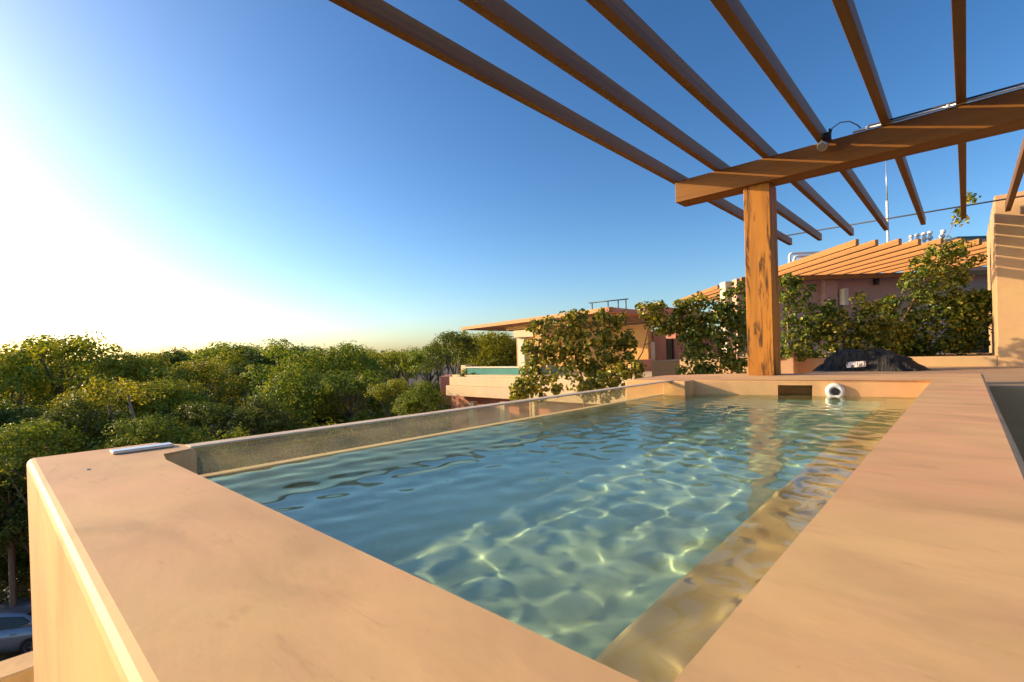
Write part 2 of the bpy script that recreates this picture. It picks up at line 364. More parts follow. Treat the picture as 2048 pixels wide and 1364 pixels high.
# ------------------------------------------------------------------ own building round the pool
def lv(xr, yf, z):      # level camera frame -> world (right, forward, up)
    return Vector((math.cos(YAW)*xr - math.sin(YAW)*yf, math.sin(YAW)*xr + math.cos(YAW)*yf, z))
def px(u, v, yf):       # a point of the level frame on the sight line of a pixel, yf metres ahead
    a, b = (u-CX)/F, (CY-v)/F
    w = right*a + fwd + up*b
    x = math.cos(YAW)*w.x + math.sin(YAW)*w.y; y = -math.sin(YAW)*w.x + math.cos(YAW)*w.y
    t = yf/y
    return Vector((x*t, yf, HC + w.z*t))
M['wall_lit'] = plaster('plaster_house', (0.56, 0.36, 0.185), var=0.06, bump=0.0015, scale=.8)
M['counter'] = plaster('plaster_counter', (0.50, 0.32, 0.18), var=0.08, bump=0.002)
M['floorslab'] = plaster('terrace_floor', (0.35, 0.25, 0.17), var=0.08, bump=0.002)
ab = empty('apartment_building', 'cream apartment block that carries the pool, its penthouse wall at the right edge', 'building', (1, 6, -9.4))
bm = B(); box(bm, -4.3, 6.5, -3.0, 12.1, -9.4, -1.76); link('lower_storeys', bm, M['wall_lit'], ab)
bm = B(); box(bm, 0.395, 6.5, 12.12, 16.5, -9.4, 2.865, bev=.012); link('penthouse_wall', bm, M['wall_lit'], ab)
bm = B(); box(bm, -4.02, -3.79, -3.0, 8.0, -1.76, -1.30, bev=.01); link('terrace_parapet', bm, M['plaster'], ab)
bm = B(); box(bm, 0.13, 6.4, -3.0, 7.05, -1.755, -1.27); tag(link('terrace_floor', bm, M['floorslab']), 'shaded terrace floor beside the pool', None, None, 'structure')
ct = empty('kitchen_counter', 'low plaster counter behind the pool, beneath the black grill cover', 'counter', (0, 10.5, -1.27))
bm = B(); box(bm, -2.0, 6.4, 7.06, 12.115, -1.75, -0.13, bev=.012); link('counter_body', bm, M['counter'], ct)
bm = B(); tube(bm, [Vector((0.62, 7.057, -0.46)) + Vector((math.cos(t)*.07, 0, math.sin(t)*.07)) for t in [i*PI/12 for i in range(25)]], .006, 6); link('pipe_ring', bm, M['dark'], ct)
lw = empty('planter_wall', 'low sunlit cream wall behind the grill cover, edging the planting bed', 'wall', (-2, 12.2, -0.25))
bm = B(); box(bm, -5.4, 0.394, 12.12, 12.36, -1.7, 0.058, bev=.012); link('coping', bm, M['wall_lit'], lw)
bm = B(); box(bm, -3.75, -2.72, 11.78, 12.118, -1.7, 0.20, bev=.012); link('pier', bm, M['counter'], lw)
M['soil'] = plain('soil', (0.05, 0.034, 0.022), 0.95, var=.4, sca=30)
bd = empty('planting_bed', 'soil filled planting bed behind the low cream wall', 'planter', (-2.5, 13.5, -1.7))
bm = B(); box(bm, -6.3, 0.39, 12.37, 14.6, -1.7, 0.03); link('soil', bm, M['soil'], bd)
bm = B(); box(bm, -6.4, 0.39, 14.61, 14.8, -9.4, 0.06); link('rear_wall', bm, M['counter'], bd)
b2 = empty('lower_planter', 'lower planting bed outside the clear side of the pool', 'planter', (-5.5, 8.5, -9.4))
bm = B(); box(bm, -7.9, -2.97, 6.9, 11.9, -9.4, -1.32); link('planter_wall', bm, M['wall_lit'], b2)
bm = B(); box(bm, -7.75, -3.1, 7.05, 11.75, -1.319, -1.28); link('soil', bm, M['soil'], b2)

# grill under its black cover
gc = empty('grill_cover', 'black cloth cover draped over a grill behind the pool end', 'grill cover', (-1.33, 10.55, -0.13))
M['cloth'] = plain('black_cover_cloth', (0.014, 0.0125, 0.011), 0.75, var=.3, sca=6)
_nt = M['cloth'].node_tree; _n = N(_nt, 'ShaderNodeTexNoise'); _n.inputs['Scale'].default_value = 3.5; _n.inputs['Detail'].default_value = 5; _n.inputs['Distortion'].default_value = 1.5
_tc = N(_nt, 'ShaderNodeTexCoord'); _mp = N(_nt, 'ShaderNodeMapping'); _mp.inputs['Scale'].default_value = (1.8, 1, .7); _nt.links.new(_tc.outputs['Object'], _mp.inputs[0]); _nt.links.new(_mp.outputs[0], _n.inputs['Vector'])
_b = N(_nt, 'ShaderNodeBump'); _b.inputs['Distance'].default_value = .12; _b.inputs['Strength'].default_value = .9; _nt.links.new(_n.outputs['Fac'], _b.inputs['Height']); _nt.links.new(_b.outputs[0], _nt.nodes['Principled BSDF'].inputs['Normal'])
bm = B(); nu, nv = 64, 16; rg = random.Random(2); vs = []
def sq(t, p=4.0):
    c, s = math.cos(t), math.sin(t)
    return math.copysign(abs(c)**(2/p), c), math.copysign(abs(s)**(2/p), s)
for j in range(nv+1):
    f = j/nv; row = []
    for i in range(nu):
        cs, sn = sq(2*PI*i/nu)
        wx = 0.84 - 0.46*f if cs > 0 else 0.80 - 0.46*f
        wy = 0.46 - 0.17*f
        z = 0.350*f*(1 - 0.05*(cs*0.4+.4)) + (0.02*math.sin(cs*5) if f > .8 else 0)
        p = Vector((wx*cs, wy*sn, z))
        wr = 0.065*noise.noise(Vector((p.x*4.2+3, p.y*2, p.z*5))) + 0.034*noise.noise(Vector((p.x*11, p.y*5, p.z*9+2))) + 0.025*math.sin(i/nu*2*PI*9 + 3*f)*(1-f)
        p += Vector((cs, sn, 0.0))*wr + Vector((0, 0, 0.6*wr*f))
        p.z = max(p.z, 0.0); row.append(bm.verts.new(p + Vector((-1.33, 10.55, -0.129))))
    vs.append(row)
for j in range(nv):
    for i in range(nu): bm.faces.new((vs[j][i], vs[j][(i+1)%nu], vs[j+1][(i+1)%nu], vs[j+1][i])).smooth = True
top = Vector((0, 0, 0))
for v in vs[-1]: top += v.co
tv = bm.verts.new(top/nu + Vector((0, 0, .015)))
for i in range(nu): bm.faces.new((vs[-1][i], vs[-1][(i+1)%nu], tv)).smooth = True
cov = link('cover_cloth', bm, M['cloth'], gc)
def labelmat():
    m, nt, bs = newmat('printed_label'); L = nt.links
    tc = N(nt, 'ShaderNodeTexCoord'); mp = N(nt, 'ShaderNodeMapping'); mp.inputs['Scale'].default_value = (40, 1, 14)
    L.new(tc.outputs['Object'], mp.inputs[0]); n = N(nt, 'ShaderNodeTexNoise'); n.inputs['Scale'].default_value = 1; n.inputs['Detail'].default_value = 1
    L.new(mp.outputs[0], n.inputs['Vector']); r = ramp(nt, [(.46, (.16, .12, .13)), (.54, (.72, .66, .62))]); L.new(n.outputs['Fac'], r.inputs[0]); L.new(r.outputs[0], bs.inputs['Base Color'])
    bs.inputs['Roughness'].default_value = .6
    return m
bm = B(); Ml = Matrix.Translation((-1.38, 10.105, -0.025)) @ Matrix.Rotation(math.radians(-18), 4, 'X') @ Matrix.Rotation(math.radians(-4), 4, 'Y')
box(bm, -.135, .135, -.055, -.045, -.05, .05, M=Ml); link('label_patch', bm, labelmat(), gc)

# ------------------------------------------------------------------ neighbour with the long timber pergola (right of the post)
M['nslat'] = wood('oiled_slat', (0.40, 0.185, 0.05), (0.28, 0.12, 0.03), 'Y', streakw=.35)
M['mauve'] = plaster('mauve_render', (0.58, 0.34, 0.25), var=.05, bump=.002, scale=.5)
M['pale'] = plaster('pale_render', (0.72, 0.62, 0.45), var=.05, bump=.002, scale=.5)
M['void'] = plain('interior_shade', (0.035, 0.024, 0.016), .8)
M['doorglass'] = plain('dark_glazing', (0.02, 0.02, 0.022), .12)
nb = empty('neighbour_house', 'mauve rendered house with a pale stair tower behind the planting and post', 'house', lv(12, 19, -9.4), YAW)
def lbox(name, mat, par, x0, x1, y0, y1, z0, z1, bev=.0, rot=0.0):
    """box in the level frame (right, forward, up)"""
    bm = B(); Mx = Matrix.Rotation(YAW, 4, 'Z')
    if rot: Mx = Mx @ Matrix.Translation((x0, y0, 0)) @ Matrix.Rotation(rot, 4, 'Z') @ Matrix.Translation((-x0, -y0, 0))
    box(bm, x0, x1, y0, y1, z0, z1, bev, M=Mx)
    return link(name, bm, mat, par)
def pbox(name, mat, par, u0, v0, u1, v1, y, dep, bev=.0):
    """front face spans the pixels u0..u1, v0..v1 at y metres ahead"""
    um, vm = (u0+u1)/2, (v0+v1)/2
    return lbox(name, mat, par, px(u0, vm, y).x, px(u1, vm, y).x, y, y+dep, px(um, v1, y).z, px(um, v0, y).z, bev)
a = px(1500, 620, 18.6); 
zt = px(1650, 552, 18.6).z
lbox('front_wall', M['mauve'], nb, 8.6, px(1893, 600, 18.6).x, 18.6, 19.0, -9.4, zt)
lbox('front_wall', M['mauve'], nb, px(1893, 600, 18.6).x+.002, 24, 18.6, 19.0, px(1940, 582, 18.6).z, px(1900, 535, 18.6).z)
lbox('veranda_back', M['void'], nb, 15.0, 24, 21.0, 21.3, -9.4, 2.2)  # near-black colour stands in for the shade inside the opening
lbox('door_frame', M['doorglass'], nb, px(1935, 650, 20.5).x, px(1962, 650, 20.5).x, 20.5, 20.6, -1.2, 1.9)
lbox('sunlit_corner_strip', M['pale'], nb, px(1682, 600, 18.3).x, px(1690, 600, 18.3).x, 18.1, 18.598, px(1686, 611, 18.3).z, px(1686, 578, 18.3).z)  # pale protruding strip stands in for sunlight on the wall corner
lbox('wall_return', M['mauve'], nb, px(1655, 600, 18.2).x, px(1681, 600, 18.2).x, 18.35, 18.598, -9.4, px(1668, 556, 18.2).z)
lbox('stair_tower', M['pale'], nb, 8.42, 10.6, 19.2, 19.7, -9.4, px(1475, 562, 19.2).z, .02)
lbox('roof_slab', M['mauve'], nb, 10.7, 24, 19.05, 26, 2.2, 2.6)
lbox('roof_panel', M['doorglass'], nb, px(1905, 480, 17.6).x, px(2060, 480, 17.6).x, 17.4, 20.5, px(1960, 481, 17.6).z, px(1960, 474, 17.6).z)
wl = px(1752, 563, 18.55); bm = B(); Mx = Matrix.Rotation(YAW, 4, 'Z'); box(bm, wl.x-.07, wl.x+.07, 18.45, 18.6, wl.z-.12, wl.z+.12, .02, M=Mx); link('wall_lamp', bm, M['dark'], nb)
np_ = empty('neighbour_pergola', 'long orange timber pergola slats in sun over the mauve wall behind the planting', 'pergola', lv(12, 15, 2.9), YAW)
DB = math.atan(46/980)
def longslat(par, x, y0, y1, z0, z1, w=.09):
    bm = B(); Mx = Matrix.Rotation(YAW, 4, 'Z') @ Matrix.Translation((x, 0, 0)) @ Matrix.Rotation(-DB, 4, 'Z')
    box(bm, 0, w, y0, y1, z0, z1, .006, 1, M=Mx); return link('slat', bm, M['nslat'], par)
rs = random.Random(8)
for k in range(15):
    longslat(np_, 8.55 + .6*k, 13.0 + rs.uniform(-.05, .05) + .05*k, 20.5 - .22*k if k > 0 else 20.5, 2.93, 3.10)
bm = B(); box(bm, 8.6, 18.5, 18.2, 18.34, 2.75, 2.928, M=Matrix.Rotation(YAW, 4, 'Z')); link('ledger', bm, M['nslat'], np_)
fp = empty('rear_pergola', 'distant orange pergola fan left of the post, beyond the pale tower', 'pergola', lv(9, 24, 2.9), YAW)
for k in range(6): longslat(fp, 8.15 + .55*k, 21.7, 28.0, 2.93, 3.10)
def pipe_frame(name, label, u0, u1, v0, y, grp):
    p = px(u0, v0, y); q = px(u1, v0+9, y)
    e = empty(name, label, 'pipe', lv(p.x, y, 2.6), YAW, grp)
    pts = [(p.x, y, 2.6), (p.x, y, p.z-.12), (p.x+.035, y, p.z-.035), (p.x+.12, y, p.z), (q.x, y, p.z), (q.x, y, 2.6)]
    bm = B(); tube(bm, [lv(*t) for t in pts], .055, 10); link('pipe', bm, M['white'], e)
pipe_frame('roof_pipe', 'tallest white roof pipe loop above the orange slats, behind the post', 1579, 1700, 507, 20.0, 'white pipes on the neighbour roof')
pipe_frame('roof_pipe', 'middle white roof pipe loop nested inside the tallest one', 1588, 1690, 513, 20.3, 'white pipes on the neighbour roof')
pipe_frame('roof_pipe', 'lowest white roof pipe loop nested inside the other two', 1598, 1680, 519, 20.6, 'white pipes on the neighbour roof')
vl = ['leftmost of the five white roof vents above the orange slats', 'second white roof vent from the left above the slats', 'middle one of the five white roof vents', 'fourth white roof vent from the left, upright beside the leaning one', 'rightmost white roof vent, leaning to the right']
for i, u in enumerate((1822, 1835, 1848, 1860, 1873)):
    p = px(u, 480 - 2.5*i, 19.6); e = empty('roof_vent', vl[i], 'vent', lv(p.x, 19.6, 2.6), YAW, 'white vents on the neighbour roof')
    o = lv(p.x, 19.6, 0); ln = Vector((.25, .2, 0)) if i == 4 else Vector((0, 0, 0))
    bm = B(); tube(bm, [o + Vector((0, 0, 2.6)), o + Vector((0, 0, p.z-.1)) + ln*.6], .055, 10); link('stack', bm, M['white'], e)
    bm = B(); disc_stack(bm, o + Vector((0, 0, p.z-.12)) + ln*.6, Vector((0, 0, 1)) + ln*.8, [(0, .06), (.02, .10), (.10, .10), (.13, .06), (.2, .06), (.22, .09), (.30, .085), (.34, .02)], 14); link('cowl', bm, M['white'], e, smooth=False)
p = px(1774, 318, 19.8); q = px(1774, 402, 19.8); ms = empty('antenna_mast', 'tall thin white antenna mast rising beside the pergola slats', 'mast', lv(q.x, 19.8, 2.6), YAW)
bm = B(); tube(bm, [lv(q.x, 19.8, 2.6), lv(q.x, 19.8, q.z)], .045, 8); link('pole', bm, M['white'], ms)
bm = B(); tube(bm, [lv(q.x, 19.8, q.z), lv(q.x, 19.8, p.z)], [.028, .014], 6); link('rod', bm, M['steel'], ms)

# ------------------------------------------------------------------ villa across the gap (centre)
M['ochre'] = plaster('ochre_render', (0.62, 0.33, 0.10), var=.05, bump=.002, scale=.5)
M['pink'] = plaster('pink_render', (0.55, 0.24, 0.16), var=.05, bump=.002, scale=.5)
M['cream'] = plaster('cream_render', (0.70, 0.53, 0.31), var=.05, bump=.002, scale=.5)
M['teal'] = plain('teal_pool_glass', (0.10, 0.30, 0.26), .15, var=.1, sca=1.5)
vi = empty('distant_villa', 'ochre and pink villa with flat timber roof and small teal pool beyond the glass', 'house', lv(5, 28, -9.4), YAW)
zroof = px(1100, 640, 27).z
def ray_y(u, v, Y):      # where the sight line of a pixel meets the plane Y
    w = right*((u-CX)/F) + fwd + up*((CY-v)/F); t = Y/w.y
    return Vector((w.x*t, Y, HC + w.z*t))
def ybox(name, mat, par, u0, v0, u1, v1, Y, dep, bev=.0):
    um, vm = (u0+u1)/2, (v0+v1)/2
    bm = B(); box(bm, ray_y(u0, vm, Y).x, ray_y(u1, vm, Y).x, Y, Y+dep, ray_y(um, v1, Y).z, ray_y(um, v0, Y).z, bev); return link(name, bm, mat, par)
ybox('rear_wall', M['ochre'], vi, 1037, 656, 1300, 1000, 22.5, .4)
ybox('white_column', M['pale'], vi, 1036, 672, 1049, 760, 20.3, .5)
ybox('lintel', M['cream'], vi, 1027, 660, 1066, 674, 20.1, 2.6)
ybox('terrace_wall', M['cream'], vi, 1078, 728, 1102, 760, 19.2, .3)
ybox('timber_column', M['ochre'], vi, 1071, 648, 1083, 770, 18.7, .32)
ybox('column_shade_strip', M['dark'], vi, 1084, 650, 1089, 730, 18.95, .1)  # dark strip stands in for the shaded side of the timber column
ybox('pool_parapet', M['cream'], vi, 899, 757, 1300, 778, 16.9, .35, .02)
ybox('parapet_base', M['cream'], vi, 892, 778.5, 1300, 803, 16.8, .35, .02)
ybox('lower_storey', M['pink'], vi, 905, 803.5, 1300, 1040, 17.5, 6)
ybox('lower_column', M['cream'], vi, 940, 804, 950, 1040, 16.85, .3)
ybox('lower_column', M['cream'], vi, 1003, 804, 1012, 1040, 16.85, .3)
ybox('lower_column', M['cream'], vi, 1062, 804, 1072, 1040, 16.85, .3)
pbox('shaded_side_wall', M['pink'], vi, 881, 753, 901, 812, 27.2, 3.0, .02)  # pink colour stands in for the shade on this return wall
ybox('terrace_deck', M['cream'], vi, 905, 752, 1290, 757.5, 17.3, 5)
ybox('pool_body', M['teal'], vi, 931, 736, 1075, 752, 18, 3)
ybox('pool_rim', M['pale'], vi, 931, 733, 1075, 736, 17.95, .18)
ybox('pool_pier', M['cream'], vi, 922, 730.5, 931, 752, 17.95, .5)
# flat roof: edge beams and slats over a parallelogram
zr0, zr1 = HC + 1.68, HC + 1.88
A = Vector((-3.45, 33.6)); Bc = Vector((4.25, 21.2)); D = Vector((13.4, 31.6)); Cc = A + D - Bc
def beam2(name, a, b, z0, z1, w, mat):
    d = (b-a).normalized(); n = Vector((-d.y, d.x)); poly = [a, b, b+n*w, a+n*w]
    bm = B(); prism(bm, [(lv(p.x, p.y, 0).x, lv(p.x, p.y, 0).y) for p in poly], z0, z1); return link(name, bm, mat, vi)
beam2('roof_edge', A, Bc, zr0, zr1, .25, M['nslat'])
beam2('roof_edge', Bc, D, zr0, zr1, .25, M['pink'])
beam2('roof_edge', D, Cc, zr0, zr1, .25, M['nslat'])
beam2('roof_edge', Cc, A, zr0, zr1, .25, M['nslat'])
sB = (D-Bc).normalized(); nA = (Bc-A)
for k in range(1, 26):
    s = A + nA*(k/26); beam2('roof_slat', s + sB*.3, s + sB*12.9, zr0+.02, zr1-.04, .12, M['nslat'])
beam2('cross_beam', A + nA*.12 + sB*5, A + nA*.98 + sB*5, zr0-.25, zr0+.018, .2, M['ochre'])
beam2('cross_beam', A + nA*.30 + sB*1.2, A + nA*.98 + sB*1.2, zr0-.25, zr0+.018, .2, M['ochre'])
pr0 = Bc + sB*3.4
beam2('roof_parapet', pr0, D, zr1+.002, zr1+.30, .3, M['pink'])
pbox('pink_front_wall', M['pink'], vi, 1308, 662, 1333, 790, 25.0, .35)
pbox('pink_front_wall', M['pink'], vi, 1350, 662, 1500, 790, 25.0, .35)
pbox('door', M['doorglass'], vi, 1332, 676, 1351, 790, 25.2, .1)
ybox('lintel', M['pink'], vi, 1332, 655, 1351, 677, 20.1, .3)
pbox('lit_pillar', M['pale'], vi, 1299, 684, 1310, 722, 24.6, .3)
pbox('window', M['doorglass'], vi, 1277, 676, 1291, 722, 30.8, .19)
pbox('curved_parapet', M['pink'], vi, 1262, 719, 1310, 790, 24.3, .3, .05)
g1 = px(1326, 722, 24.6); g2 = px(1352, 746, 24.6); bm = B()
for x in [g1.x + (g2.x-g1.x)*i/5 for i in range(6)]: tube(bm, [lv(x, 24.6, g2.z-.3), lv(x, 24.6, g1.z)], .015, 5)
tube(bm, [lv(g1.x, 24.6, g1.z), lv(g2.x, 24.6, g1.z)], .022, 6); link('balcony_rail', bm, M['dark'], vi)
rl = empty('roof_railing', 'thin dark metal railing standing on the flat roof of the distant villa', 'railing', lv(5, 25, zr1), YAW)
ra, rb = px(1180, 606, 25.0), px(1254, 598, 23.6)
for i, f in enumerate((.06, .50, .77, .97)):
    q = ra.lerp(rb, f); bm = B(); tube(bm, [lv(q.x, q.y, zr1-.05), lv(q.x, q.y, q.z)], .028, 6); link('post', bm, M['dark'], rl)
bm = B(); e0, e1 = ra.lerp(rb, -.03), ra.lerp(rb, 1.03); tube(bm, [lv(*e0), lv(*e1)], .026, 6); link('top_rail', bm, M['dark'], rl)

# ------------------------------------------------------------------ ground
def groundmat():
    m, nt, bs = newmat('forest_floor'); L = nt.links; tc = N(nt, 'ShaderNodeTexCoord')
    n = N(nt, 'ShaderNodeTexNoise'); n.inputs['Scale'].default_value = 1.3; n.inputs['Detail'].default_value = 9; n.inputs['Roughness'].default_value = .7; L.new(tc.outputs['Object'], n.inputs['Vector'])
    r = ramp(nt, [(.35, (.028, .022, .014)), (.55, (.075, .058, .04)), (.7, (.17, .15, .12))]); L.new(n.outputs['Fac'], r.inputs[0]); L.new(r.outputs[0], bs.inputs['Base Color']); bs.inputs['Roughness'].default_value = .95
    b = N(nt, 'ShaderNodeBump'); b.inputs['Distance'].default_value = .2; L.new(n.outputs['Fac'], b.inputs['Height']); L.new(b.outputs[0], bs.inputs['Normal'])
    return m
bm = B(); bmesh.ops.create_grid(bm, x_segments=1, y_segments=1, size=2500)
for v in bm.verts: v.co.z = -9.4
tag(link('ground', bm, groundmat(), recalc=False), 'dark leaf littered ground under the trees', None, None, 'structure')
# ------------------------------------------------------------------ foliage
def ramp_k(c, k): return tuple(min(.6, x*k) for x in c)
LV = {
 'olive': leafmat('leaves_olive', [(0, (0.155, 0.201, 0.017)), (.5, (0.300, 0.331, 0.026)), (1, (0.528, 0.502, 0.041))]),
 'green': leafmat('leaves_green', [(0, (0.118, 0.195, 0.019)), (.5, (0.227, 0.302, 0.028)), (1, (0.410, 0.429, 0.048))]),
 'brown': leafmat('leaves_golden', [(0, (0.171, 0.175, 0.016)), (.5, (0.343, 0.328, 0.026)), (1, (0.549, 0.503, 0.042))]),
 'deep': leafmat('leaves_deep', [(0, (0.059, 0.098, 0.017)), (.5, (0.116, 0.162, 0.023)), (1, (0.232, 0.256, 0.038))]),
 'shrub': leafmat('leaves_shrub', [(0, (0.052, 0.104, 0.016)), (.5, (0.127, 0.186, 0.023)), (.85, (0.267, 0.296, 0.035)), (1, (0.504, 0.445, 0.058))], trans=.30, rough=.42, spec=.45),
 'shrub2': leafmat('leaves_shrub_gold', [(0, (0.074, 0.112, 0.016)), (.45, (0.178, 0.207, 0.025)), (.8, (0.385, 0.356, 0.042)), (1, (0.652, 0.534, 0.069))], trans=.32, rough=.42, spec=.45),
}
M['bark'] = wood('bark', (.20, .16, .115), (.08, .06, .04), 'Z', rough=.9)
M['palebark'] = wood('pale_bark', (.30, .24, .18), (.16, .12, .09), 'Z', rough=.9)
M['stemwood'] = wood('stem_wood', (.34, .20, .11), (.18, .10, .055), 'Z', rough=.8)
def rvec(r):
    while True:
        v = Vector((r.uniform(-1, 1), r.uniform(-1, 1), r.uniform(-1, 1)))
        if .02 < v.length < 1: return v.normalized()
def leaf(V, Fc, c, nrm, L, W, r, shape=6):
    nrm = nrm.normalized(); t = nrm.orthogonal().normalized(); b = nrm.cross(t); a = r.uniform(0, 2*PI)
    t, b = t*math.cos(a) + b*math.sin(a), b*math.cos(a) - t*math.sin(a)
    i = len(V); f = nrm*(W*.22)
    if shape == 4:
        V += [c - t*L*.5, c + b*W*.5 + f, c + t*L*.5, c - b*W*.5 + f]
        Fc += [(i, i+1, i+2), (i, i+2, i+3)]
    else:
        V += [c - t*L*.5, c - t*L*.2 + b*W*.48 + f, c + t*L*.25 + b*W*.44 + f, c + t*L*.5 - f*.6, c + t*L*.25 - b*W*.44 + f, c - t*L*.2 - b*W*.48 + f]
        Fc += [(i, i+1, i+2, i+3), (i, i+3, i+4, i+5)]
def mesh_from(name, V, Fc, mat):
    me = bpy.data.meshes.new(name); me.from_pydata([tuple(v) for v in V], [], Fc); me.materials.append(mat); me.update(); return me
def crown_mesh(name, seed, R, Hh, nl, per, style):
    """many small sprays gathered in lobes; style: round | flat | tall"""
    r = random.Random(seed); V, Fc = [], []
    lobes = []
    for i in range(nl):
        a = i*2.399 + r.uniform(-.4, .4); q = math.sqrt((i+.4)/nl)
        x, y = R*.74*q*math.cos(a), R*.74*q*math.sin(a)
        if style == 'flat': z = Hh*(.30*(1-q*q) + r.uniform(-.16, .30)); lr = R*r.uniform(.22, .36); fl = .5
        elif style == 'tall': z = Hh*(r.uniform(-.45, .5)); lr = R*r.uniform(.28, .42); x *= (1-abs(z)/Hh*.7); y *= (1-abs(z)/Hh*.7); fl = .85
        else: z = Hh*(.45*(1-q*q) - .18*r.random() + r.uniform(-.28, .12)*q); lr = R*r.uniform(.26, .42); fl = .78
        lobes.append((Vector((x, y, z)), lr, fl))
    for c, lr, fl in lobes:
        nc = max(6, int(per*(lr/(R*.33))**2))
        for _ in range(nc):
            d = rvec(r)
            if d.z < -.35 and r.random() < .6: d.z = -d.z
            q = r.uniform(.72, 1.06) if r.random() < .8 else r.uniform(.3, .75)
            cc = c + Vector((d.x*lr*q, d.y*lr*q, d.z*lr*fl*q)); cr = R*r.uniform(.055, .105)
            for _ in range(r.randint(9, 15)):
                e = rvec(r); e.z = e.z*.75 + .12
                leaf(V, Fc, cc + e*cr, (e*.75 + d*.95 + rvec(r)*.5 + Vector((0, 0, .35))), R*r.uniform(.042, .07), R*r.uniform(.030, .048), r, 4)
    return mesh_from(name, V, Fc, LV['green']), lobes
def trunk_mesh(name, seed, R, Hh, th, lobes, mat):
    r = random.Random(seed); bm = B(); top = Vector((0, 0, -Hh*.35))
    bend = Vector((r.uniform(-.5, .5), r.uniform(-.5, .5), 0))
    base = Vector((r.uniform(-.3, .3), r.uniform(-.3, .3), -th))
    pts = [base, base.lerp(top, .35) + bend*.6, base.lerp(top, .7) + bend*.4, top]
    tube(bm, pts, [.19, .15, .125, .10], 7)
    for c, lr, fl in lobes[::2]:
        s = pts[2].lerp(top, r.random()); m_ = s.lerp(c, .5) + Vector((r.uniform(-.25, .25), r.uniform(-.25, .25), .15))
        tube(bm, [s, m_, c], [.07, .045, .018], 5)
    me = bpy.data.meshes.new(name); bm.to_mesh(me); bm.free(); me.materials.append(mat); return me
VAR = []
for i, (R, Hh, nl, per, style) in enumerate(((2.6, 3.4, 22, 22, 'round'), (2.9, 2.6, 24, 19, 'flat'), (2.3, 4.2, 22, 21, 'tall'), (2.7, 3.0, 26, 20, 'round'), (2.4, 3.6, 20, 23, 'round'), (3.1, 2.2, 22, 18, 'flat'))):
    cm, lobes = crown_mesh('crown', 100+i, R, Hh, nl, per, style)
    VAR.append((cm, trunk_mesh('trunk', 200+i, R, Hh, 9.5, lobes, M['bark']), R, Hh))
def tree(label, u, vtop, yf, var, s, mat, group=None, kind='tree', rz=None):
    cm, tm, R, Hh = VAR[var]
    p = px(u, vtop, yf); zc = p.z - Hh*.52*s          # crown centre
    e = empty(kind, label, 'tree', lv(p.x, yf, -9.4), 0, group)
    rot = rz if rz is not None else (u*1.7 + yf) % 6.28
    for nm, me in (('crown', cm), ('trunk', tm)):
        o = bpy.data.objects.new(nm, me); COL.objects.link(o); o.parent = e
        o.location = (0, 0, zc + 9.4); o.rotation_euler = (0, 0, rot); o.scale = (s, s, s if nm == 'crown' else max(.05, (zc + 9.4)/9.5))
        if nm == 'crown': o.material_slots[0].link = 'OBJECT'; o.material_slots[0].material = LV[mat]
    return e
HERO = [
 ('tall flat topped tree at the far left, standing out against the glow', 112, 676, 30, 1, 1.35, 'olive'),
 ('olive tree at the left edge of the photo, lower than the flat topped tree', 8, 712, 27, 0, 1.1, 'olive'),
 ('golden brown crown right of the flat topped tree', 262, 712, 30, 3, 1.0, 'brown'),
 ('golden tree in front of the forest with two thin pale trunks below', 240, 778, 24, 5, .85, 'brown'),
 ('olive golden tree left of the round green one, sunlit in clumps', 385, 712, 30, 4, 1.15, 'brown'),
 ('golden crown in front, below the olive golden tree', 330, 765, 25, 3, .8, 'olive'),
 ('big rounded green tree in the middle of the forest, brightest green', 575, 690, 30, 2, 1.2, 'green'),
 ('full green lower crown in front of the big rounded green tree', 590, 738, 27, 0, 1.05, 'green'),
 ('dark green tree right of the big rounded green tree', 690, 694, 33, 3, 1.1, 'green'),
 ('tree with sparse dark leaves rising above the forest by the villa', 905, 657, 34, 4, .95, 'deep'),
 ('brownish green tree beside the villa wall, behind the teal pool', 985, 668, 38, 3, 1.1, 'olive'),
 ('small bright green tree just above the pool glass, near the villa', 790, 752, 25, 4, .62, 'olive'),
 ('leafy green tree in front of the villa parapet, left of its pink shaded side wall', 845, 768, 24, 0, .62, 'green'),
 ('olive green tree above the middle of the pool glass', 700, 752, 27, 5, .8, 'green'),
 ('mid green tree between the golden trees and the big green one', 468, 705, 36, 0, 1.1, 'olive'),
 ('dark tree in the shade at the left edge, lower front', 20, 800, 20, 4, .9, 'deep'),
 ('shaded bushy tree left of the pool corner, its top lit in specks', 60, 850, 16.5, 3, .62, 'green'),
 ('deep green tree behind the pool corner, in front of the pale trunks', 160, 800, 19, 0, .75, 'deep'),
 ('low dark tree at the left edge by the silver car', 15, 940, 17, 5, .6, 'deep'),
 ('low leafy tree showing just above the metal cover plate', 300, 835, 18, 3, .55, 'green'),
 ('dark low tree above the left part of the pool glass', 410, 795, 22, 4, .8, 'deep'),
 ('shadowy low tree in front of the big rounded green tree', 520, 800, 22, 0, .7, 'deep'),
]
for h in HERO: tree(*h)
FG = 'trees of the forest behind'
rt = random.Random(21); n_ = 0
def sil(u):      # skyline of the forest in the photograph
    P = [(-300, 708), (0, 722), (200, 716), (400, 704), (520, 693), (640, 702), (760, 706), (840, 702), (920, 668), (1040, 680), (1300, 690)]
    for (a, b), (c, d) in zip(P, P[1:]):
        if a <= u <= c: return b + (d-b)*(u-a)/(c-a)
    return 700
